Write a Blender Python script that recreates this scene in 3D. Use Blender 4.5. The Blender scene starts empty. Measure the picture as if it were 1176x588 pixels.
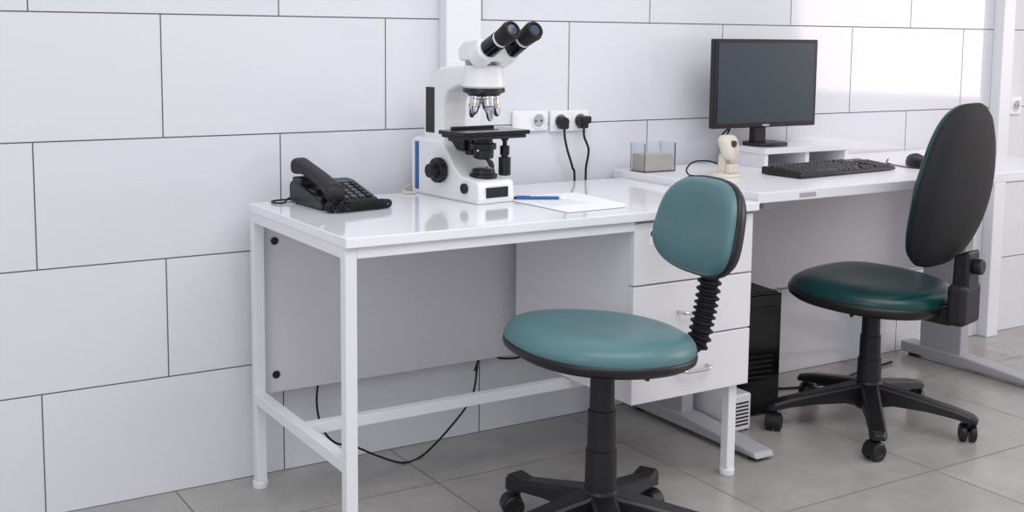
import bpy, bmesh, math, random
import numpy as np
from mathutils import Vector, Matrix
random.seed(3)
sc=bpy.context.scene
sc.view_settings.view_transform='Standard'
sc.view_settings.look='None'

# ------------------------------------------------------------------ materials
def srgb(c):
    out=[]
    for v in c:
        v=v/255.0
        out.append(v/12.92 if v<=.04045 else ((v+.055)/1.055)**2.4)
    return (*out,1)
def mat(name,rgb,rough=.5,metal=0,var=.04,scale=30,bump=0,bscale=200,coat=0,trans=0,alpha=1,ior=1.45,emit=0,spec=None):
    m=bpy.data.materials.new(name);m.use_nodes=True
    nt=m.node_tree;b=nt.nodes['Principled BSDF']
    tc=nt.nodes.new('ShaderNodeTexCoord')
    nz=nt.nodes.new('ShaderNodeTexNoise');nz.inputs['Scale'].default_value=scale;nz.inputs['Detail'].default_value=3
    nt.links.new(tc.outputs['Object'],nz.inputs['Vector'])
    mx=nt.nodes.new('ShaderNodeMix');mx.data_type='RGBA'
    c=srgb(rgb)
    mx.inputs[6].default_value=tuple(max(0,x*(1-var)) for x in c[:3])+(1,)
    mx.inputs[7].default_value=tuple(min(1,x*(1+var)) for x in c[:3])+(1,)
    nt.links.new(nz.outputs['Fac'],mx.inputs[0]);nt.links.new(mx.outputs[2],b.inputs['Base Color'])
    b.inputs['Roughness'].default_value=rough;b.inputs['Metallic'].default_value=metal
    b.inputs['Coat Weight'].default_value=coat;b.inputs['Transmission Weight'].default_value=trans
    b.inputs['IOR'].default_value=ior;b.inputs['Alpha'].default_value=alpha
    if spec is not None: b.inputs['Specular IOR Level'].default_value=spec
    if emit:
        nt.links.new(mx.outputs[2],b.inputs['Emission Color']);b.inputs['Emission Strength'].default_value=emit
    if bump:
        n2=nt.nodes.new('ShaderNodeTexNoise');n2.inputs['Scale'].default_value=bscale
        nt.links.new(tc.outputs['Object'],n2.inputs['Vector'])
        bp=nt.nodes.new('ShaderNodeBump');bp.inputs['Strength'].default_value=bump;bp.inputs['Distance'].default_value=.001
        nt.links.new(n2.outputs['Fac'],bp.inputs['Height']);nt.links.new(bp.outputs['Normal'],b.inputs['Normal'])
    return m
def tile_mat(name,c1,c2,mortar,bw,rh,ms,offset,axes,shift,rough,noise=0,bump=.25):
    m=bpy.data.materials.new(name);m.use_nodes=True
    nt=m.node_tree;b=nt.nodes['Principled BSDF'];N=nt.nodes.new;L=nt.links.new
    tc=N('ShaderNodeTexCoord');sp=N('ShaderNodeSeparateXYZ');cb=N('ShaderNodeCombineXYZ')
    L(tc.outputs['Object'],sp.inputs[0])
    L(sp.outputs[axes[0]],cb.inputs[0]);L(sp.outputs[axes[1]],cb.inputs[1])
    mp=N('ShaderNodeMapping');mp.inputs['Location'].default_value=(shift[0],shift[1],0);L(cb.outputs[0],mp.inputs[0])
    br=N('ShaderNodeTexBrick');br.offset=offset;br.offset_frequency=2;br.squash=1
    br.inputs['Scale'].default_value=1;br.inputs['Mortar Size'].default_value=ms;br.inputs['Mortar Smooth'].default_value=.15
    br.inputs['Brick Width'].default_value=bw;br.inputs['Row Height'].default_value=rh;br.inputs['Bias'].default_value=0
    br.inputs['Color1'].default_value=srgb(c1);br.inputs['Color2'].default_value=srgb(c2);br.inputs['Mortar'].default_value=srgb(mortar)
    L(mp.outputs[0],br.inputs['Vector'])
    col=br.outputs['Color']
    if noise:
        nz=N('ShaderNodeTexNoise');nz.inputs['Scale'].default_value=5;nz.inputs['Detail'].default_value=9;nz.inputs['Roughness'].default_value=.68
        L(tc.outputs['Object'],nz.inputs['Vector'])
        rp=N('ShaderNodeMapRange');rp.inputs[1].default_value=.3;rp.inputs[2].default_value=.7;rp.inputs[3].default_value=1-noise;rp.inputs[4].default_value=1+noise
        L(nz.outputs['Fac'],rp.inputs[0])
        mm=N('ShaderNodeVectorMath');mm.operation='SCALE';L(col,mm.inputs[0]);L(rp.outputs[0],mm.inputs['Scale']);col=mm.outputs[0]
    L(col,b.inputs['Base Color'])
    rr=N('ShaderNodeMapRange');rr.inputs[3].default_value=rough;rr.inputs[4].default_value=.8
    L(br.outputs['Fac'],rr.inputs[0]);L(rr.outputs[0],b.inputs['Roughness'])
    bp=N('ShaderNodeBump');bp.invert=True;bp.inputs['Strength'].default_value=bump;bp.inputs['Distance'].default_value=.002
    L(br.outputs['Fac'],bp.inputs['Height']);L(bp.outputs['Normal'],b.inputs['Normal'])
    return m

M_wall=tile_mat('glossy_wall_tile',(225,226,231),(222,223,229),(98,95,102),.6,.3,.0018,.5,('X','Z'),(0,0),.07)
M_floor=tile_mat('stone_floor_tile',(167,164,160),(160,157,154),(112,109,106),.6,.6,.0022,0,('X','Y'),(-.01,.285),.26,noise=.15,bump=.15)
M_lam=mat('white_gloss_laminate',(239,239,243),.09,var=.01,coat=.3)
M_lam2=mat('white_satin_laminate',(231,230,235),.3,var=.01)
M_panel=mat('grey_white_board',(219,217,222),.45,var=.015)
M_frame=mat('white_powder_coated_steel',(231,231,235),.35,var=.01)
M_cab=mat('white_cabinet_board',(229,228,232),.35,var=.01)
M_lgrey=mat('light_grey_paint',(172,172,177),.4)
M_chrome=mat('chrome',(215,215,218),.12,metal=1)
M_blk=mat('black_plastic',(24,24,27),.38,var=.1)
M_blk2=mat('black_rough_plastic',(30,30,33),.55,var=.1,bump=.3,bscale=400)
M_blkg=mat('black_gloss',(14,14,16),.15)
M_rub=mat('black_rubber',(18,18,20),.6)
M_key=mat('dark_grey_keys',(44,45,49),.5)
M_keyl=mat('grey_phone_keys',(88,90,96),.5)
M_teal=mat('teal_vinyl',(82,118,123),.36,var=.05,scale=8,bump=.25,bscale=350)
M_teal2=mat('dark_green_vinyl',(16,60,60),.26,var=.08,scale=8,bump=.25,bscale=350)
M_fab=mat('black_backrest_shell',(25,26,29),.75,var=.15,bump=.6,bscale=500)
M_mic=mat('microscope_enamel',(236,236,238),.28,var=.01)
M_micg=mat('microscope_grey_ring',(150,152,156),.35,metal=.4)
M_blue=mat('blue_stripe',(38,98,160),.35)
M_yel=mat('yellow_band',(215,180,50),.4)
M_red=mat('red_band',(180,60,50),.4)
M_lens=mat('lens_glass',(60,75,90),.03)
M_screen=mat('monitor_screen',(54,63,72),.32,var=.03,scale=2)
M_paper=mat('paper',(246,246,249),.6,var=.005)
M_ink=mat('printed_ink',(165,167,176),.7)
M_sock=mat('socket_plastic',(240,240,242),.3,var=.01)
M_hole=mat('socket_hole',(40,40,42),.6)
M_beige=mat('beige_plastic',(214,205,192),.4)
M_tissue=mat('beige_card',(208,190,180),.7)
M_acr=mat('clear_acrylic',(240,245,248),.03,trans=.92,ior=1.2,var=0)
M_post=mat('white_post_paint',(236,236,240),.3,var=.01)

# ------------------------------------------------------------------ mesh helpers
def link(o,parent):
    bpy.context.collection.objects.link(o)
    if parent is not None: o.parent=parent
    return o
def root(name,loc=(0,0,0),rz=0,s=1):
    e=bpy.data.objects.new(name,None);e.empty_display_size=.05
    bpy.context.collection.objects.link(e);e.location=loc;e.rotation_euler=(0,0,math.radians(rz));e.scale=(s,s,s);return e
def mesh(name,verts,faces,m,parent=None,smooth=False,bevel=0,seg=3,sub=0,flatcaps=True,loc=None,rot=None,angle=40):
    me=bpy.data.meshes.new(name);me.from_pydata([tuple(v) for v in verts],[],faces)
    bm=bmesh.new();bm.from_mesh(me);bmesh.ops.recalc_face_normals(bm,faces=bm.faces);bm.to_mesh(me);bm.free()
    me.materials.append(m)
    for p in me.polygons: p.use_smooth=smooth and not (flatcaps and len(p.vertices)>4)
    o=bpy.data.objects.new(name,me);link(o,parent)
    if loc: o.location=loc
    if rot: o.rotation_euler=[math.radians(a) for a in rot]
    if bevel:
        b=o.modifiers.new('bevel','BEVEL');b.width=bevel;b.segments=seg;b.limit_method='ANGLE';b.angle_limit=math.radians(angle)
    return o
def box(name,a,b,m,parent=None,bevel=.0015,loc=None,rot=None,seg=2):
    x0,y0,z0=a;x1,y1,z1=b
    v=[(x0,y0,z0),(x1,y0,z0),(x1,y1,z0),(x0,y1,z0),(x0,y0,z1),(x1,y0,z1),(x1,y1,z1),(x0,y1,z1)]
    f=[(0,1,2,3),(4,5,6,7),(0,1,5,4),(1,2,6,5),(2,3,7,6),(3,0,4,7)]
    return mesh(name,v,f,m,parent,bevel=bevel,seg=seg,loc=loc,rot=rot)
def loft(name,rings,m,parent=None,smooth=True,bevel=0,loc=None,rot=None,flatcaps=True):
    n=len(rings[0]);v=[p for r in rings for p in r];f=[]
    for i in range(len(rings)-1):
        j=i+1
        for k in range(n):
            f.append((i*n+k,i*n+(k+1)%n,j*n+(k+1)%n,j*n+k))
    f.append(tuple(range(n)));f.append(tuple((len(rings)-1)*n+k for k in range(n)))
    return mesh(name,v,f,m,parent,smooth=smooth,bevel=bevel,loc=loc,rot=rot,flatcaps=flatcaps)
def basis(d):
    d=Vector(d).normalized()
    a=Vector((0,0,1)) if abs(d.z)<.9 else Vector((1,0,0))
    u=d.cross(a).normalized();w=d.cross(u).normalized();return d,u,w
def lathe(name,p0,p1,prof,m,parent=None,n=40,smooth=True,bevel=0):
    """prof: (distance along p0->p1, radius)"""
    p0=Vector(p0);d,u,w=basis(Vector(p1)-p0);rings=[]
    for t,r in prof:
        rings.append([p0+d*t+(u*math.cos(2*math.pi*k/n)+w*math.sin(2*math.pi*k/n))*max(r,1e-4) for k in range(n)])
    o=loft(name,rings,m,parent,smooth,bevel)
    # crease the sharp profile corners so they shade crisply
    me=o.data
    att=me.attributes.get('sharp_edge') or me.attributes.new('sharp_edge','BOOLEAN','EDGE')
    sharp=set()
    for i in range(1,len(prof)-1):
        a=math.atan2(prof[i][1]-prof[i-1][1],prof[i][0]-prof[i-1][0]);b=math.atan2(prof[i+1][1]-prof[i][1],prof[i+1][0]-prof[i][0])
        if abs(a-b)>math.radians(30): sharp.add(i)
    if sharp:
        for e in me.edges:
            v0,v1=e.vertices
            if v0//n==v1//n and v0//n in sharp: att.data[e.index].value=True
    return o
def cyl(name,p0,p1,r0,m,parent=None,r1=None,n=36,bevel=.001):
    L=(Vector(p1)-Vector(p0)).length;r1=r0 if r1 is None else r1
    return lathe(name,p0,p1,[(0,r0),(L,r1)],m,parent,n,True,bevel)
def catmull(P,res=8):
    P=[Vector(p) for p in P];P=[2*P[0]-P[1]]+P+[2*P[-1]-P[-2]];out=[]
    for i in range(1,len(P)-2):
        a,b,c,d=P[i-1:i+3]
        for k in range(res):
            t=k/res
            out.append(.5*((2*b)+(c-a)*t+(2*a-5*b+4*c-d)*t*t+(3*b-a-3*c+d)*t**3))
    out.append(P[-2]);return out
def tube(name,P,r,m,parent=None,res=8,n=10,raw=False):
    pts=[Vector(p) for p in P] if raw else catmull(P,res)
    rings=[];u=None
    for i,p in enumerate(pts):
        d=(pts[min(i+1,len(pts)-1)]-pts[max(i-1,0)]).normalized()
        if u is None: _,u,_=basis(d)
        u=(u-d*u.dot(d)).normalized();w=d.cross(u)
        rings.append([p+(u*math.cos(2*math.pi*k/n)+w*math.sin(2*math.pi*k/n))*r for k in range(n)])
    return loft(name,rings,m,parent)
def prism(name,poly,x0,x1,m,parent=None,bevel=.003,seg=3,axis='x',angle=40):
    n=len(poly)
    def P(a,b,c): return {'x':(c,a,b),'y':(a,c,b),'z':(a,b,c)}[axis]
    v=[P(a,b,x0) for a,b in poly]+[P(a,b,x1) for a,b in poly]
    f=[tuple(range(n)),tuple(range(n,2*n))]+[(i,(i+1)%n,n+(i+1)%n,n+i) for i in range(n)]
    return mesh(name,v,f,m,parent,bevel=bevel,seg=seg,angle=angle)
def sell(a,b,n,e=2.6,shape=None):
    out=[]
    for k in range(n):
        t=2*math.pi*k/n;c,s=math.cos(t),math.sin(t)
        x=a*math.copysign(abs(c)**(2/e),c);y=b*math.copysign(abs(s)**(2/e),s)
        if shape: x,y=shape(x,y)
        out.append((x,y))
    return out
def pad(name,out,levels,m,parent,fn):
    rings=[[fn(x*s,y*s,h) for x,y in out] for s,h in levels]
    return loft(name,rings,m,parent,True,flatcaps=False)

# ------------------------------------------------------------------ room
box('wall_back',(-4,0,0),(6,.12,3.0),M_wall,None,bevel=0)
box('floor',(-4,-6,-.1),(6,0,0),M_floor,None,bevel=0)
box('trim_1',(.762,-.045,.70),(.872,-.0005,3.0),M_post,None,.003)
box('trim_2',(3.175,-.045,.0),(3.243,-.0005,3.0),M_post,None,.003)

# ------------------------------------------------------------------ lab bench
T=root('lab_bench')
ZT=.735
box('table_top',(.190,-.666,ZT-.022),(1.347,-.072,ZT),M_lam,T,.002)
lw=.027
LX0,LX1=.192,1.292;LY0,LY1=-.094,-.632
for i,(x,y) in enumerate([(LX0,LY1-.024),(LX0,LY0),(LX1,LY1),(LX1,LY0)]):
    box(f'leg_{i+1}',(x,y,.018),(x+lw,y+lw,ZT-.022),M_frame,T,.002)
    cyl(f'foot_{i+1}',(x+lw/2,y+lw/2,0),(x+lw/2,y+lw/2,.018),.02,M_frame,T,bevel=.002)
yf=LY1-.024
box('apron_front',(LX0+lw,yf,.688),(.951,yf+lw,ZT-.022),M_frame,T)
box('apron_side_left',(LX0,yf+lw,.688),(LX0+lw,LY0,ZT-.022),M_frame,T)
box('apron_back',(LX0+lw,LY0,.688),(LX1,LY0+lw,ZT-.022),M_frame,T)
box('side_rail_left',(LX0,yf+lw,.222),(LX0+lw,LY0,.250),M_frame,T)
box('side_rail_right',(LX1,LY1+lw,.205),(LX1+lw,LY0,.230),M_frame,T)
box('stretcher',(LX0+lw,-.375,.222),(LX1,-.348,.248),M_frame,T)
box('modesty_panel',(.229,-.066,.238),(1.29,-.05,ZT-.022),M_panel,T,.001)
for i,z in enumerate((.633,.285)):
    cyl(f'panel_bolt_{i+1}',(.256,-.0662,z),(.256,-.070,z),.010,M_blk,T)
# drawer unit hung in the bench frame
K=root('drawer_cabinet')
box('carcass',(.955,-.630,.251),(1.2905,-.108,.7125),M_cab,K,.001)
zs=[(.252,.401),(.405,.548),(.552,.705)]
for i,(a,b) in enumerate(zs):
    box(f'drawer_front_{i+1}',(.952,-.652,a),(1.339,-.633,b),M_cab,K,.002)
    zc=(a+b)/2-.004
    tube(f'handle_{i+1}',[(1.095,-.653,zc),(1.10,-.672,zc),(1.12,-.678,zc-.002),(1.17,-.678,zc-.002),(1.19,-.672,zc),(1.195,-.653,zc)],.0045,M_chrome,K)
box('label_paper',(.995,-.6530,.650),(1.075,-.6522,.69),M_paper,K,0)
box('label_text',(1.0,-.6535,.672),(1.05,-.6529,.684),M_blue,K,0)
box('label_text_2',(1.02,-.6535,.658),(1.065,-.6529,.668),M_blue,K,0)

# ------------------------------------------------------------------ computer desk
D=root('computer_desk')
Z2=.757
box('table_top',(1.352,-.655,Z2-.028),(2.82,-.028,Z2),M_lam2,D,.002)
box('edge_label',(1.50,-.6565,Z2-.020),(1.56,-.6552,Z2-.009),M_ink,D,0)
box('modesty_panel',(1.50,-.10,.335),(2.70,-.082,Z2-.028),M_panel,D,.001)
for nm,x in (('left',1.455),('right',2.725)):
    box(f'column_{nm}',(x-.022,-.28,.045),(x+.022,-.105,Z2-.05),M_lgrey,D,.004)
    box(f'bracket_{nm}',(x-.03,-.60,Z2-.055),(x+.03,-.105,Z2-.029),M_lgrey,D,.004)
    prism(f'foot_{nm}',[(-.03,.012),(-.03,.05),(-.30,.05),(-.60,.028),(-.61,.012)],x-.035,x+.035,M_lgrey,D,.006)
    for j,yy in enumerate((-.07,-.57)):
        cyl(f'glide_{nm}_{j+1}',(x,yy,0),(x,yy,.012),.022,M_rub,D)

# ------------------------------------------------------------------ computer tower
P=root('computer_tower',(1.715,-.175,0),-8)
box('case',(-.09,-.125,.012),(.09,.130,.385),M_blk2,P,.006)
box('front_bezel',(-.088,-.137,.014),(.088,-.125,.383),M_blkg,P,.004)
box('optical_drive',(-.072,-.139,.32),(.072,-.137,.345),M_blk,P,.001)
for i in range(9): box(f'vent_{i+1}',(-.06,-.139,.06+i*.016),(.06,-.137,.066+i*.016),M_rub,P,0)
for i,(x,y) in enumerate([(-.07,-.1),(.07,-.1),(-.07,.1),(.07,.1)]): cyl(f'foot_{i+1}',(x,y,0),(x,y,.014),.014,M_rub,P)
tube('power_cord',[(.075,.132,.30),(.135,.125,.27),(.165,.12,.15),(.15,.10,.05),(.22,.08,.006),(.42,.05,.006),(.62,.12,.006),(.82,.18,.006)],.004,M_rub,P)
V=root('ventilated_power_unit',(1.56,-.30,0),0)
box('case',(-.045,-.09,.004),(.045,.09,.115),M_cab,V,.006)
for i in range(7): box(f'slot_{i+1}',(-.034,-.0915,.02+i*.011),(.034,-.090,.025+i*.011),M_hole,V,0)
for i,(x,y) in enumerate([(-.035,-.08),(.035,-.08),(-.035,.08),(.035,.08)]): cyl(f'foot_{i+1}',(x,y,0),(x,y,.005),.006,M_rub,V,bevel=0)

# ------------------------------------------------------------------ microscope
S=root('microscope',(.716,-.228,ZT),6)
prism('base',[(.165,.0),(-.138,.0),(-.144,.012),(-.141,.050),(-.133,.058),(-.06,.066),(-.035,.085),(-.005,.120),(.025,.146),(.150,.152),(.167,.14)],-.056,.056,M_mic,S,.009,4,angle=25)
prism('arm',[(.132,.135),(.134,.20),(.126,.27),(.105,.312),(.06,.338),(0,.343),(-.08,.343),(-.08,.295),(-.02,.290),(.022,.275),(.038,.25),(.042,.20),(.040,.135)],-.039,.039,M_mic,S,.008,4,angle=20)
box('arm_dark_inset',(-.0405,.080,.165),(-.037,.120,.285),M_blk,S,.001)
box('arm_dark_inset_rear',(-.024,.124,.165),(.024,.1365,.265),M_blk,S,.001)
box('side_stripe',(-.0575,.128,.012),(-.054,.146,.140),M_blue,S,.001)
box('power_dial_panel',(-.034,-.1465,.016),(.034,-.1425,.042),M_blk,S,.001)
cyl('brightness_dial',(-.055,-.085,.036),(-.064,-.085,.036),.013,M_blk,S)
for sgn,nm in ((-1,'left'),(1,'right')):
    lathe(f'coarse_knob_{nm}',(sgn*.055,.018,.074),(sgn*1,.018,.074),[(0,.022),(.006,.022),(.006,.031),(.024,.031),(.026,.028),(.026,.019),(.044,.018),(.046,.015)],M_blk,S)
    for q in range(18):
        a=2*math.pi*q/18
        cyl(f'knob_rib_{nm}_{q+1}',(sgn*.062,.018+.031*math.cos(a),.074+.031*math.sin(a)),(sgn*.078,.018+.031*math.cos(a),.074+.031*math.sin(a)),.002,M_rub,S,n=6,bevel=0)
yo=-.085
lathe('illuminator',(0,yo,.060),(0,yo,1),[(0,.036),(.010,.036),(.012,.030),(.022,.029),(.024,.024)],M_blk,S)
lathe('illuminator_lens',(0,yo,.083),(0,yo,1),[(0,.022),(.002,.022),(.004,.015)],M_lens,S)
box('stage_carrier',(-.022,-.03,.125),(.022,.045,.172),M_blk,S,.003)
lathe('condenser',(0,yo,.108),(0,yo,1),[(0,.018),(.004,.026),(.024,.026),(.026,.033),(.040,.033),(.042,.024),(.062,.022)],M_blk,S)
cyl('condenser_lever',(-.02,yo-.02,.138),(-.055,yo-.05,.136),.0025,M_chrome,S)
box('condenser_rack',(-.012,-.05,.115),(.012,-.02,.165),M_blk,S,.002)
prism('stage_lower',[(-.088,-.150),(.088,-.150),(.092,-.030),(.06,-.015),(-.06,-.015),(-.092,-.030)],.164,.172,M_blk,S,.002,axis='z')
prism('stage_upper',[(-.100,-.150),(.100,-.150),(.104,-.140),(.104,-.035),(.097,-.025),(-.097,-.025),(-.104,-.035),(-.104,-.140)],.1725,.183,M_blkg,S,.002,axis='z')
box('slide_holder',(-.07,-.05,.183),(.06,-.038,.190),M_blk,S,.001)
box('glass_slide',(-.038,-.098,.1832),(.038,-.072,.1845),M_lens,S,0)
lathe('stage_control_shaft',(.076,-.075,.172),(.076,-.075,0),[(0,.010),(.020,.010),(.020,.006),(.034,.006),(.034,.0125),(.058,.0125),(.058,.009),(.064,.009),(.064,.016),(.110,.016),(.112,.012)],M_blk,S)
lathe('nosepiece_housing',(0,yo,.346),(0,yo,0),[(0,.044),(.006,.050),(.036,.054),(.052,.056),(.058,.050)],M_mic,S)
lathe('nosepiece_ring',(0,yo,.289),(0,yo,0),[(0,.053),(.010,.054),(.014,.044),(.020,.038)],M_blk,S)
for q in range(5):
    a=math.radians(72*q-100);ca,sa=math.cos(a),math.sin(a)
    L=[.066,.056,.042,.060,.050][q]
    p0=Vector((.024*ca,yo+.024*sa,.272));dv=Vector((.20*ca,.20*sa,-1)).normalized()
    lathe(f'objective_{q+1}',p0,p0+dv,[(0,.0145),(.010,.0145),(.012,.0125),(L*.6,.0125),(L*.64,.0110),(L*.9,.0080),(L,.004)],M_chrome,S,n=24)
    mm=[M_blue,M_yel,M_red,M_blue,M_yel][q]
    lathe(f'objective_band_{q+1}',p0+dv*L*.45,p0+dv,[(0,.0128),(.003,.0128)],mm,S,n=24)
lathe('head_turntable',(0,yo+.01,.340),(0,yo+.01,1),[(0,.038),(.006,.038),(.007,.042),(.016,.042),(.018,.038)],M_micg,S)
prism('head_block',[(-.025,.356),(-.018,.384),(-.045,.408),(-.105,.412),(-.155,.394),(-.163,.378),(-.145,.356)],-.038,.038,M_mic,S,.008,4,angle=20)
dv=Vector((0,-.895,.446)).normalized()
for sgn,nm in ((-1,'left'),(1,'right')):
    c=Vector((sgn*.035,-.118,.372))
    lathe(f'prism_housing_{nm}',c-dv*.016,c+dv,[(0,.024),(.004,.030),(.046,.030),(.052,.024)],M_mic,S)
    lathe(f'eyepiece_tube_{nm}',c+dv*.036,c+dv*2,[(0,.0180),(.004,.0240),(.046,.0230),(.048,.0175),(.052,.0175)],M_blkg,S)
    lathe(f'eyepiece_ring_{nm}',c+dv*.084,c+dv*2,[(0,.0180),(.003,.0210),(.008,.0210),(.010,.0175)],M_mic,S)
    lathe(f'eyepiece_{nm}',c+dv*.093,c+dv*2,[(0,.0175),(.003,.0220),(.022,.0230),(.042,.0250),(.052,.0215),(.0525,.0165),(.047,.014)],M_rub,S)
    lathe(f'eyepiece_lens_{nm}',c+dv*.142,c+dv*2,[(0,.0135),(.001,.0135)],M_lens,S)
tube('power_cord',[(-.03,.160,.03),(-.035,.18,.02),(-.06,.185,.012),(-.085,.16,.004),(-.072,.12,.004),(-.10,.14,.004)],.0028,M_beige,S)

# ------------------------------------------------------------------ telephone
H=root('desk_telephone',(.366,-.192,ZT),4,.90)
prism('body',[(.098,.004),(-.098,.004),(-.100,.016),(-.090,.024),(.05,.060),(.09,.062),(.100,.050)],-.088,.088,M_blk,H,.005,4,angle=25)
for i,(x,y) in enumerate([(-.07,-.08),(.07,-.08),(-.07,.08),(.07,.08)]): cyl(f'foot_{i+1}',(x,y,0),(x,y,.006),.008,M_rub,H,bevel=0)
sl=math.degrees(math.atan2(.036,.14))
def on(y): return .024+(y+.09)*.036/.14
for r in range(5):
    for cidx in range(4):
        x=-.004+cidx*.0235;y=-.076+r*.0215
        box(f'key_{r}_{cidx}',(-.008,-.0065,0),(.008,.0065,.006),M_keyl if cidx<3 else M_key,H,.0015,loc=(x,y,on(y)-.0005),rot=(sl,0,0))
box('display',(-.036,-.014,0),(.036,.014,.004),M_lens,H,.001,loc=(.038,.040,on(.040)),rot=(sl,0,0))
box('cradle_front',(-.084,-.088,.016),(-.024,-.040,.036),M_blk,H,.004)
box('cradle_back',(-.084,.035,.03),(-.024,.088,.074),M_blk,H,.004)
box('cradle_middle',(-.078,-.040,.02),(-.030,.035,.050),M_blk,H,.006)
rings=[]
for t in np.linspace(0,1,31):
    y=-.122+.228*t
    base=.030+(y+.112)*.25
    e=abs(2*t-1)
    arch=.010*(1-e**2.2)
    thick=.0165+.009*(e**4)
    hw=.0235+.007*e**3
    if t in(0.,1.): thick*=.55;hw*=.7
    zc=base+.020+arch*.8-.004*e**5
    ring=[]
    for k in range(20):
        a=2*math.pi*k/20;c_,s_=math.cos(a),math.sin(a)
        ring.append((-.054+hw*math.copysign(abs(c_)**.7,c_),y,zc+thick*math.copysign(abs(s_)**.7,s_)))
    rings.append(ring)
loft('handset',rings,M_blk2,H,flatcaps=False)
path=catmull([(-.062,-.118,.030),(-.080,-.125,.016),(-.082,-.150,.012),(-.045,-.158,.012),(.005,-.152,.012),(.050,-.150,.012),(.088,-.140,.012),(.100,-.118,.012),(.075,-.116,.013),(.035,-.124,.012),(-.010,-.128,.012),(-.035,-.120,.016),(-.030,-.104,.022)],40)
L=[0]
for i in range(1,len(path)): L.append(L[-1]+(path[i]-path[i-1]).length)
pts=[];N=1300
for i in range(N):
    s=L[-1]*i/(N-1);j=max(0,min(len(path)-2,int(np.searchsorted(L,s))-1))
    f=(s-L[j])/max(1e-9,L[j+1]-L[j]);p=path[j].lerp(path[j+1],f);d=(path[j+1]-path[j]).normalized()
    uu=Vector((0,0,1));ww=d.cross(uu).normalized();a=2*math.pi*s/.0066
    pts.append(p+(uu*math.cos(a)+ww*math.sin(a))*.0088)
tube('coiled_cord',pts,.0022,M_rub,H,raw=True,n=6)
tube('line_cord',[(-.06,.095,.015),(-.085,.110,.010),(-.115,.075,.004),(-.135,.085,.004),(-.130,.12,.004),(-.09,.130,.004),(-.06,.125,.004)],.0026,M_rub,H)

# ------------------------------------------------------------------ papers & pen
Q=root('paper_sheets',(0,0,ZT+.0003))
def sheet(name,cx,cy,rz,z):
    box(name,(-.092,-.130,0),(.092,.130,.0006),M_paper,Q,0,loc=(cx,cy,z),rot=(0,0,rz))
    for i in range(9):
        box(f'{name}_line_{i+1}',(-.07,.10-i*.015,.0006),(.03+.03*random.random(),.102-i*.015,.0008),M_ink,Q,0,loc=(cx,cy,z),rot=(0,0,rz))
sheet('sheet_1',.93,-.415,-4,0);sheet('sheet_2',.885,-.455,3,.001)
B=root('ballpoint_pen',(.865,-.372,ZT+.0064),-28)
cyl('barrel',(-.065,0,0),(.045,0,0),.0042,M_blue,B,n=16,bevel=.0005)
cyl('tip',(.045,0,0),(.062,0,0),.0040,M_paper,B,r1=.001,n=16,bevel=0)
cyl('cap_end',(-.072,0,0),(-.065,0,0),.0036,M_blkg,B,n=16,bevel=.0005)
box('clip',(-.066,-.001,.004),(-.03,.001,.0055),M_blue,B,.0004)

# ------------------------------------------------------------------ sockets
def socket(name,x0,x1,z0,z1,cs):
    r=root(name)
    box('frame',(x0,-.012,z0),(x1,-.0005,z1),M_sock,r,.004,seg=3)
    zc=(z0+z1)/2
    for i,c in enumerate(cs):
        lathe(f'rim_{i+1}',(c,-.011,zc),(c,-1,zc),[(0,.024),(.004,.024),(.005,.0215),(.002,.020)],M_sock,r)
        cyl(f'recess_{i+1}',(c,-.0112,zc),(c,-.0132,zc),.019,M_lgrey,r)
        for dx in (-.0095,.0095): cyl(f'hole_{i+1}_{"a" if dx<0 else "b"}',(c+dx,-.0130,zc),(c+dx,-.0142,zc),.003,M_hole,r,bevel=0,n=16)
    return r
r=socket('wall_socket',1.000,1.122,.880,.940,[1.087])
box('blank_insert',(1.008,-.0135,.888),(1.050,-.012,.932),M_sock,r,.001)
socket('wall_socket',1.130,1.268,.876,.938,[1.163,1.233])
socket('wall_socket',3.29,3.36,.87,.94,[3.325])
for i,c in enumerate((1.163,1.233)):
    r=root('power_plug')
    lathe('body',(c,-.0165,.907),(c,-1,.907),[(0,.017),(.008,.0175),(.020,.014),(.028,.012)],M_blk,r,n=28)
    box('cap',(c-.013,-.045,.885),(c+.013,-.018,.917),M_blk,r,.005)
    if i==1: box('adapter',(c-.016,-.05,.90),(c+.020,-.0165,.922),M_blk,r,.005)
    tube('cord',[(c,-.036,.888),(c+.002,-.036,.86),(c+.014+.006*i,-.034,.82),(c+.035-.02*i,-.030,.77),(c+.045-.03*i,-.028,.72),(c+.045-.03*i,-.028,.40)],.0036,M_rub,r)

# ------------------------------------------------------------------ acrylic box
A=root('acrylic_card_box',(1.425,-.125,Z2),0)
w,dp,h,t=.058,.036,.086,.003
box('front',(-w,-dp,0),(w,-dp+t,h),M_acr,A,0);box('back',(-w,dp-t,0),(w,dp,h),M_acr,A,0)
box('left',(-w,-dp+t,0),(-w+t,dp-t,h),M_acr,A,0);box('right',(w-t,-dp+t,0),(w,dp-t,h),M_acr,A,0)
box('bottom',(-w+t,-dp+t,0),(w-t,dp-t,t),M_acr,A,0)
box('card_stack',(-w+.005,-dp+.005,t),(w-.005,dp-.005,.054),M_tissue,A,.002)
for i in range(6): box(f'card_edge_{i+1}',(-w+.0045,-dp+.0045,.008+i*.008),(w-.0045,-dp+.005,.0088+i*.008),M_beige,A,0)

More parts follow.
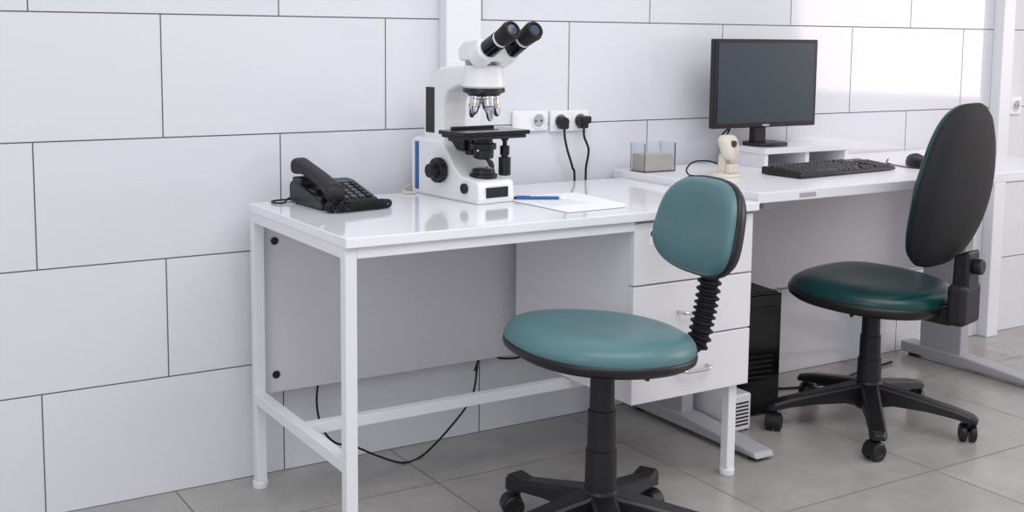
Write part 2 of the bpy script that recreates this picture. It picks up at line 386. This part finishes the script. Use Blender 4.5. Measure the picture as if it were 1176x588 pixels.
# ------------------------------------------------------------------ riser, monitor
R_=root('monitor_riser')
box('shelf',(1.775,-.235,.800),(2.155,-.035,.818),M_lam2,R_,.0015)
box('side_left',(1.780,-.230,Z2),(1.796,-.04,.800),M_lam2,R_,.001)
box('side_right',(2.134,-.230,Z2),(2.150,-.04,.800),M_lam2,R_,.001)
box('centre_support',(1.962,-.225,Z2),(1.978,-.04,.800),M_lam2,R_,.001)
G=root('computer_monitor',(1.846,-.150,.818),-1.5)
out=sell(.066,.060,48,3)
loft('stand_base',[[(x*s+.02,y*s+.01,z) for x,y in out] for s,z in ((.985,0),(1,.003),(1,.008),(.97,.012))],M_blk,G,flatcaps=True)
prism('stand_neck',[(.010,.010),(.040,.010),(.034,.14),(.012,.14)],-.024,.024,M_blk,G,.004)
box('rear_housing',(-.16,.010,.09),(.16,.030,.30),M_blk,G,.01)
box('panel_body',(-.213,-.012,.060),(.213,.012,.336),M_blk,G,.004)
box('screen',(-.200,-.0135,.076),(.200,-.0118,.324),M_screen,G,0)
box('badge',(-.014,-.0135,.064),(.014,-.0119,.070),M_lgrey,G,0)
tube('cable_a',[(-.05,.030,.11),(-.08,.045,.07),(-.10,.075,.035),(-.07,.10,.02),(-.03,.12,.06),(-.02,.140,.15)],.003,M_rub,G)
# ------------------------------------------------------------------ keyboard & mouse
KB=root('keyboard',(1.888,-.397,Z2),5,.95)
prism('case',[(-.078,.002),(.078,.002),(.078,.024),(.068,.026),(-.070,.014),(-.078,.010)],-.235,.235,M_blk,KB,.003)
for i,(x,y) in enumerate([(-.2,-.06),(.2,-.06),(-.2,.06),(.2,.06)]): cyl(f'foot_{i+1}',(x,y,0),(x,y,.004),.008,M_rub,KB,bevel=0)
def kt(y): return .0142+(y+.07)*.012/.138
rows=[-.060,-.041,-.022,-.003,.016,.048]
kv=[];kf=[]
def keyat(x,y,w,d,hh=.006):
    z=kt(y)-.001;b=len(kv)
    for (dx,dy,dz,ins) in [(-1,-1,0,0),(1,-1,0,0),(1,1,0,0),(-1,1,0,0),(-1,-1,1,.0018),(1,-1,1,.0018),(1,1,1,.0018),(-1,1,1,.0018)]:
        yy=y+dy*(d/2-ins);kv.append((x+dx*(w/2-ins),yy,z+(yy-y)*.087+dz*hh))
    kf.extend([tuple(b+i for i in q) for q in [(0,1,2,3),(4,5,6,7),(0,1,5,4),(1,2,6,5),(2,3,7,6),(3,0,4,7)]])
for ri,y in enumerate(rows):
    x=-.222
    if ri==0:
        for w_ in (.024,.024,.024,.110,.024,.024,.024,.024):
            keyat(x+w_/2,y,w_-.003,.0165);x+=w_
    else:
        while x<.062: keyat(x+.0095,y,.0165,.0165);x+=.0193
    for cc in range(3):
        if not(ri in(1,2) and (ri==2 or cc!=1)): keyat(.085+cc*.0193,y,.0165,.0165)
    if ri<5:
        for cc in range(4): keyat(.156+cc*.0193,y,.0165,.0165)
mesh('keys',kv,kf,M_key,KB)
tube('cord',[(0,.075,.010),(-.01,.10,.006),(-.05,.118,.006),(-.10,.112,.018),(-.13,.10,.010),(-.15,.12,.004)],.002,M_rub,KB)
MS=root('computer_mouse',(2.262,-.418,Z2),-20)
out=sell(.030,.052,40,2.4)
loft('body',[[(x*s,y*s,z*(1+.15*(y/.052 if z>.01 else 0))) for x,y in out] for s,z in ((.93,.001),(1,.006),(1,.014),(.93,.024),(.78,.031),(.5,.035),(.15,.0365))],M_blk,MS,flatcaps=False)
cyl('scroll_wheel',(-.003,-.03,.029),(.003,-.03,.029),.007,M_keyl,MS,n=20)
tube('cord',[(0,-.05,.008),(.0,-.056,.004),(-.03,-.075,.0025),(-.06,-.02,.0025),(-.05,.10,.0025),(.02,.22,.0025)],.0017,M_rub,MS)
# ------------------------------------------------------------------ beige barcode scanner on its stand
E=root('barcode_scanner_stand',(1.525,-.335,Z2),18,.92)
lathe('base',(0,0,0),(0,0,1),[(0,.048),(.004,.050),(.010,.046),(.014,.026)],M_beige,E)
prism('stem',[(-.012,.012),(.020,.012),(.014,.075),(-.008,.075)],-.020,.020,M_beige,E,.005)
out=sell(.038,.040,40,3.2,lambda x,y:(x*(1+.18*y/.042),y))
hd=pad('head',out,[(.88,-.016),(1,-.010),(1,.010),(.88,.016)],M_beige,E,lambda x,y,h:(x,h-.012+.25*y,y+.092))
cyl('sensor',(0,-.034,.105),(0,-.022,.105),.010,M_key,E,n=24)
box('lower_grip',(-.024,-.034,.012),(.024,-.012,.042),M_beige,E,.005)
tube('cord',[(0,.016,.035),(-.005,.06,.045),(-.03,.10,.040),(-.060,.105,.018),(-.075,.085,.004),(-.085,.06,.004)],.0026,M_rub,E)

# ------------------------------------------------------------------ loose cable under the bench
C1=root('floor_cable')
tube('cord',[(.875,-.040,.30),(.868,-.040,.20),(.845,-.045,.12),(.76,-.06,.045),(.66,-.10,.004),(.59,-.12,.004),(.53,-.09,.025),(.47,-.06,.055),(.43,-.05,.065),(.40,-.045,.095),(.383,-.040,.14),(.378,-.038,.19),(.383,-.038,.245)],.003,M_rub,C1)
tube('cord_b',[(.86,-.04,.20),(.89,-.04,.25),(.95,-.042,.225),(1.03,-.04,.225),(1.1,-.04,.29)],.003,M_rub,C1)

# ------------------------------------------------------------------ office chairs (local front = -y)
def caster(P,i,x,y,ang,m):
    c,s=math.cos(ang),math.sin(ang)
    ax=Vector((-s,c,0))
    ctr=Vector((x,y,.026))+Vector((c,s,0))*.012
    for k,sg in enumerate((-1,1)):
        lathe(f'wheel_{i}_{k+1}',ctr+ax*sg*.005,ctr+ax*sg,[(0,.024),(.002,.026),(.015,.026),(.018,.022),(.018,.012),(.016,.010)],M_blk,P,n=28)
    rings=[]
    for t in np.linspace(-.3,math.pi*.75,10):
        o=Vector((c,s,0))*math.cos(t)*.0285+Vector((0,0,1))*math.sin(t)*.0285
        q=Vector((c,s,0))*math.cos(t)*.024+Vector((0,0,1))*math.sin(t)*.024
        rings.append([ctr+o+ax*.019,ctr+o-ax*.019,ctr+q-ax*.019,ctr+q+ax*.019])
    loft(f'hood_{i}',rings,M_blk,P,smooth=False)
    cyl(f'caster_pin_{i}',(x,y,.045),(x,y,.075),.008,M_blk,P,n=16)
def starbase(P,L,a0,zh,rot,k=1.0,dropz=.022):
    for i in range(5):
        a=math.radians(a0+72*i)-math.radians(rot)
        c,s=math.cos(a),math.sin(a);u=Vector((c,s,0));w=Vector((-s,c,0));rings=[]
        for t,hw,zt,zb in ((.02,.026*k,zh+.035,zh-.040),(.08,.025*k,zh+.024,zh-.026),(L*.6,.023*k,zh+.006,zh-.028),(L*.88,.023*k,zh-.010,zh-.036),(L+.008,.023*k,zh-dropz,zh-.045),(L+.024,.016*k,zh-dropz-.010,zh-.046)):
            p=u*t;bv=.007
            rings.append([p+w*hw+Vector((0,0,zb)),p+w*hw+Vector((0,0,zt-bv)),p+w*(hw-bv)+Vector((0,0,zt)),p-w*(hw-bv)+Vector((0,0,zt)),p-w*hw+Vector((0,0,zt-bv)),p-w*hw+Vector((0,0,zb))])
        loft(f'base_arm_{i+1}',rings,M_blk,P,smooth=False,bevel=.002)
        caster(P,i+1,L*c,L*s,a+math.radians([60,-50,110,20,-100][i]),M_blk)
    lathe('base_hub',(0,0,zh-.045),(0,0,1),[(0,.036),(.01,.044),(.070,.044),(.084,.038),(.088,.032)],M_blk,P)
def seatfn(zc,tl):
    def f(x,y,h):
        z=zc+h-y*math.tan(tl)-(0.010 if h>0 else 0)*max(0,(-y-.12)/.09)**2
        return (x,y,z)
    return f

# --- teal task chair, faces -x
rz=-97
C=root('office_chair',(.732,-.830,0),rz)
starbase(C,.272,-34+135,.110,rz,1.2,.004)
lathe('gas_column_cover',(0,0,.14),(0,0,1),[(0,.036),(.10,.035),(.101,.032),(.19,.031),(.191,.028),(.28,.027),(.281,.025),(.31,.025)],M_blk2,C)
box('seat_mechanism',(-.065,-.085,.434),(.065,.12,.466),M_blk,C,.012)
tilt=math.radians(4)
ZS=.489
out=sell(.213,.205,72,2.35,lambda x,y:(x*(1-.10*max(0,y)/.212),y-.007))
pad('seat_cushion',out,[(.97,-.022),(.995,-.012),(1.0,.0),(.985,.012),(.95,.021),(.87,.029),(.72,.034),(.5,.034),(.25,.032),(.02,.031)],M_teal,C,seatfn(ZS,tilt))
pad('seat_shell',out,[(.40,-.050),(.75,-.046),(.93,-.036),(1.0,-.026),(1.012,-.018),(1.008,-.010),(.98,-.008),(.5,-.008)],M_blk,C,seatfn(ZS,tilt))
ang=math.radians(12)
def backfn(yc,zc,an,curve=.9):
    def f(x,z,h):
        y=-h-curve*x*x
        return (x,yc+y*math.cos(an)+z*math.sin(an),zc+z*math.cos(an)-y*math.sin(an))
    return f
outb=sell(.154,.110,72,2.9,lambda x,y:(x*(1-.10*y/.118),y))
bf=backfn(.264,.728,ang)
pad('backrest_cushion',outb,[(.99,-.004),(1.0,.006),(.985,.018),(.94,.026),(.85,.031),(.6,.033),(.3,.033),(.02,.033)],M_teal,C,bf)
pad('backrest_shell',outb,[(.3,-.028),(.75,-.026),(.93,-.020),(1.02,-.006),(1.035,.004),(1.02,.010),(.98,.011),(.5,.011)],M_blk,C,bf)
path=catmull([(0,.12,.446),(0,.20,.440),(0,.246,.455),(0,.262,.51),(0,.272,.56),(0,.280,.62),(0,.286,.66)],14)
n=24;rings=[];u0=Vector((1,0,0))
for i,p in enumerate(path):
    d=(path[min(i+1,len(path)-1)]-path[max(i-1,0)]).normalized();w=d.cross(u0).normalized()
    fr=i/(len(path)-1)
    r=.026+(.0055 if i%4<2 else -.003)
    if fr<=.32: r=.020
    rings.append([p+(u0*math.cos(2*math.pi*k/n)*1.05+w*math.sin(2*math.pi*k/n)*.8)*r for k in range(n)])
loft('bellows_support',rings,M_rub,C,smooth=False)
cyl('height_lever',(.03,0,.445),(.16,.02,.440),.005,M_blk,C)

# --- dark green tall back chair
rz2=-165
C=root('office_chair',(1.938,-.537,0),rz2)
starbase(C,.288,155,.105,rz2,1.05)
lathe('gas_column_cover',(0,0,.13),(0,0,1),[(0,.036),(.08,.034),(.081,.031),(.15,.030),(.151,.027),(.22,.026)],M_blk2,C)
cyl('gas_piston',(0,0,.33),(0,0,.38),.014,M_chrome,C)
box('seat_mechanism',(-.08,-.10,.365),(.08,.17,.397),M_blk,C,.012)
out=sell(.232,.225,72,2.6,lambda x,y:(x*(1-.10*max(0,y)/.225),y))
pad('seat_cushion',out,[(.97,-.020),(.995,-.010),(1.0,.002),(.985,.014),(.95,.024),(.87,.033),(.72,.037),(.5,.035),(.25,.033),(.02,.032)],M_teal2,C,seatfn(.422,math.radians(3)))
pad('seat_shell',out,[(.40,-.050),(.75,-.046),(.93,-.036),(1.0,-.024),(1.012,-.014),(1.008,-.004),(.98,-.003),(.5,-.003)],M_blk,C,seatfn(.422,math.radians(3)))
outb=sell(.220,.232,80,3.0,lambda x,y:(x*(1-.26*max(0,y)/.245-.07*max(0,-y)/.245),y))
def backfn2(yc,zc,an):
    def f(x,z,h):
        y=-h-.7*x*x+.045*math.cos((z+.10)/.245*1.6)-.03
        return (x,yc+y*math.cos(an)+z*math.sin(an),zc+z*math.cos(an)-y*math.sin(an))
    return f
bf=backfn2(.258,.740,math.radians(18))
pad('backrest_cushion',outb,[(.99,.0),(1.0,.010),(.985,.024),(.94,.034),(.85,.040),(.6,.042),(.3,.042),(.02,.042)],M_teal2,C,bf)
pad('backrest_shell',outb,[(.02,-.030),(.3,-.030),(.6,-.029),(.85,-.026),(.95,-.018),(1.01,-.004),(1.02,.006),(1.01,.012),(.98,.013),(.5,.013)],M_fab,C,bf)
prism('back_bracket',[(.14,.362),(.14,.400),(.235,.405),(.250,.44),(.254,.56),(.296,.575),(.300,.44),(.284,.375),(.250,.356)],-.040,.040,M_blk,C,.008,angle=25)
box('bracket_cover',(-.058,.244,.362),(.058,.300,.480),M_blk2,C,.016,seg=4)
cyl('back_adjust_knob',(0,.297,.53),(0,.322,.53),.022,M_blk,C,bevel=.004)
cyl('height_lever',(.03,0,.38),(.19,.03,.375),.005,M_blk,C)

# ------------------------------------------------------------------ lights
def area(name,loc,rot,sx,sy,power,col):
    l=bpy.data.lights.new(name,'AREA');l.shape='RECTANGLE';l.size=sx;l.size_y=sy;l.energy=power;l.color=col
    o=bpy.data.objects.new(name,l);bpy.context.collection.objects.link(o);o.location=loc;o.rotation_euler=[math.radians(a) for a in rot];return o
area('ceiling_light',(.8,-2.6,2.95),(0,0,0),3.5,2.2,72,(1,.99,.98))
area('window_light',(-3.2,-3.6,1.8),(75,0,-62),2.2,1.8,30,(.93,.96,1))
area('window_light_right',(5.2,-2.2,1.6),(80,0,75),1.4,1.6,38,(1,.84,.80))
wd=bpy.data.worlds.new('world');sc.world=wd;wd.use_nodes=True
bg=wd.node_tree.nodes['Background'];bg.inputs[0].default_value=(.92,.94,1,1);bg.inputs[1].default_value=.74

# ------------------------------------------------------------------ camera
cx,cy,cz,yaw,pit,roll,f,ppy=-0.7778,-2.8719,1.1514,0.5556,-0.1126,0.0097,1343.08,195.04
F=Vector((math.sin(yaw)*math.cos(pit),math.cos(yaw)*math.cos(pit),math.sin(pit)))
R=Vector((math.cos(yaw),-math.sin(yaw),0));U=R.cross(F)
R2=R*math.cos(roll)+U*math.sin(roll);U2=U*math.cos(roll)-R*math.sin(roll)
cam=bpy.data.cameras.new('camera');co=bpy.data.objects.new('camera',cam);bpy.context.collection.objects.link(co)
mw=Matrix(((R2.x,U2.x,-F.x,cx),(R2.y,U2.y,-F.y,cy),(R2.z,U2.z,-F.z,cz),(0,0,0,1)))
co.matrix_world=mw
cam.sensor_width=36;cam.lens=f*36/1176;cam.shift_y=-(294-ppy)/1176
cam.clip_start=.05
sc.camera=co
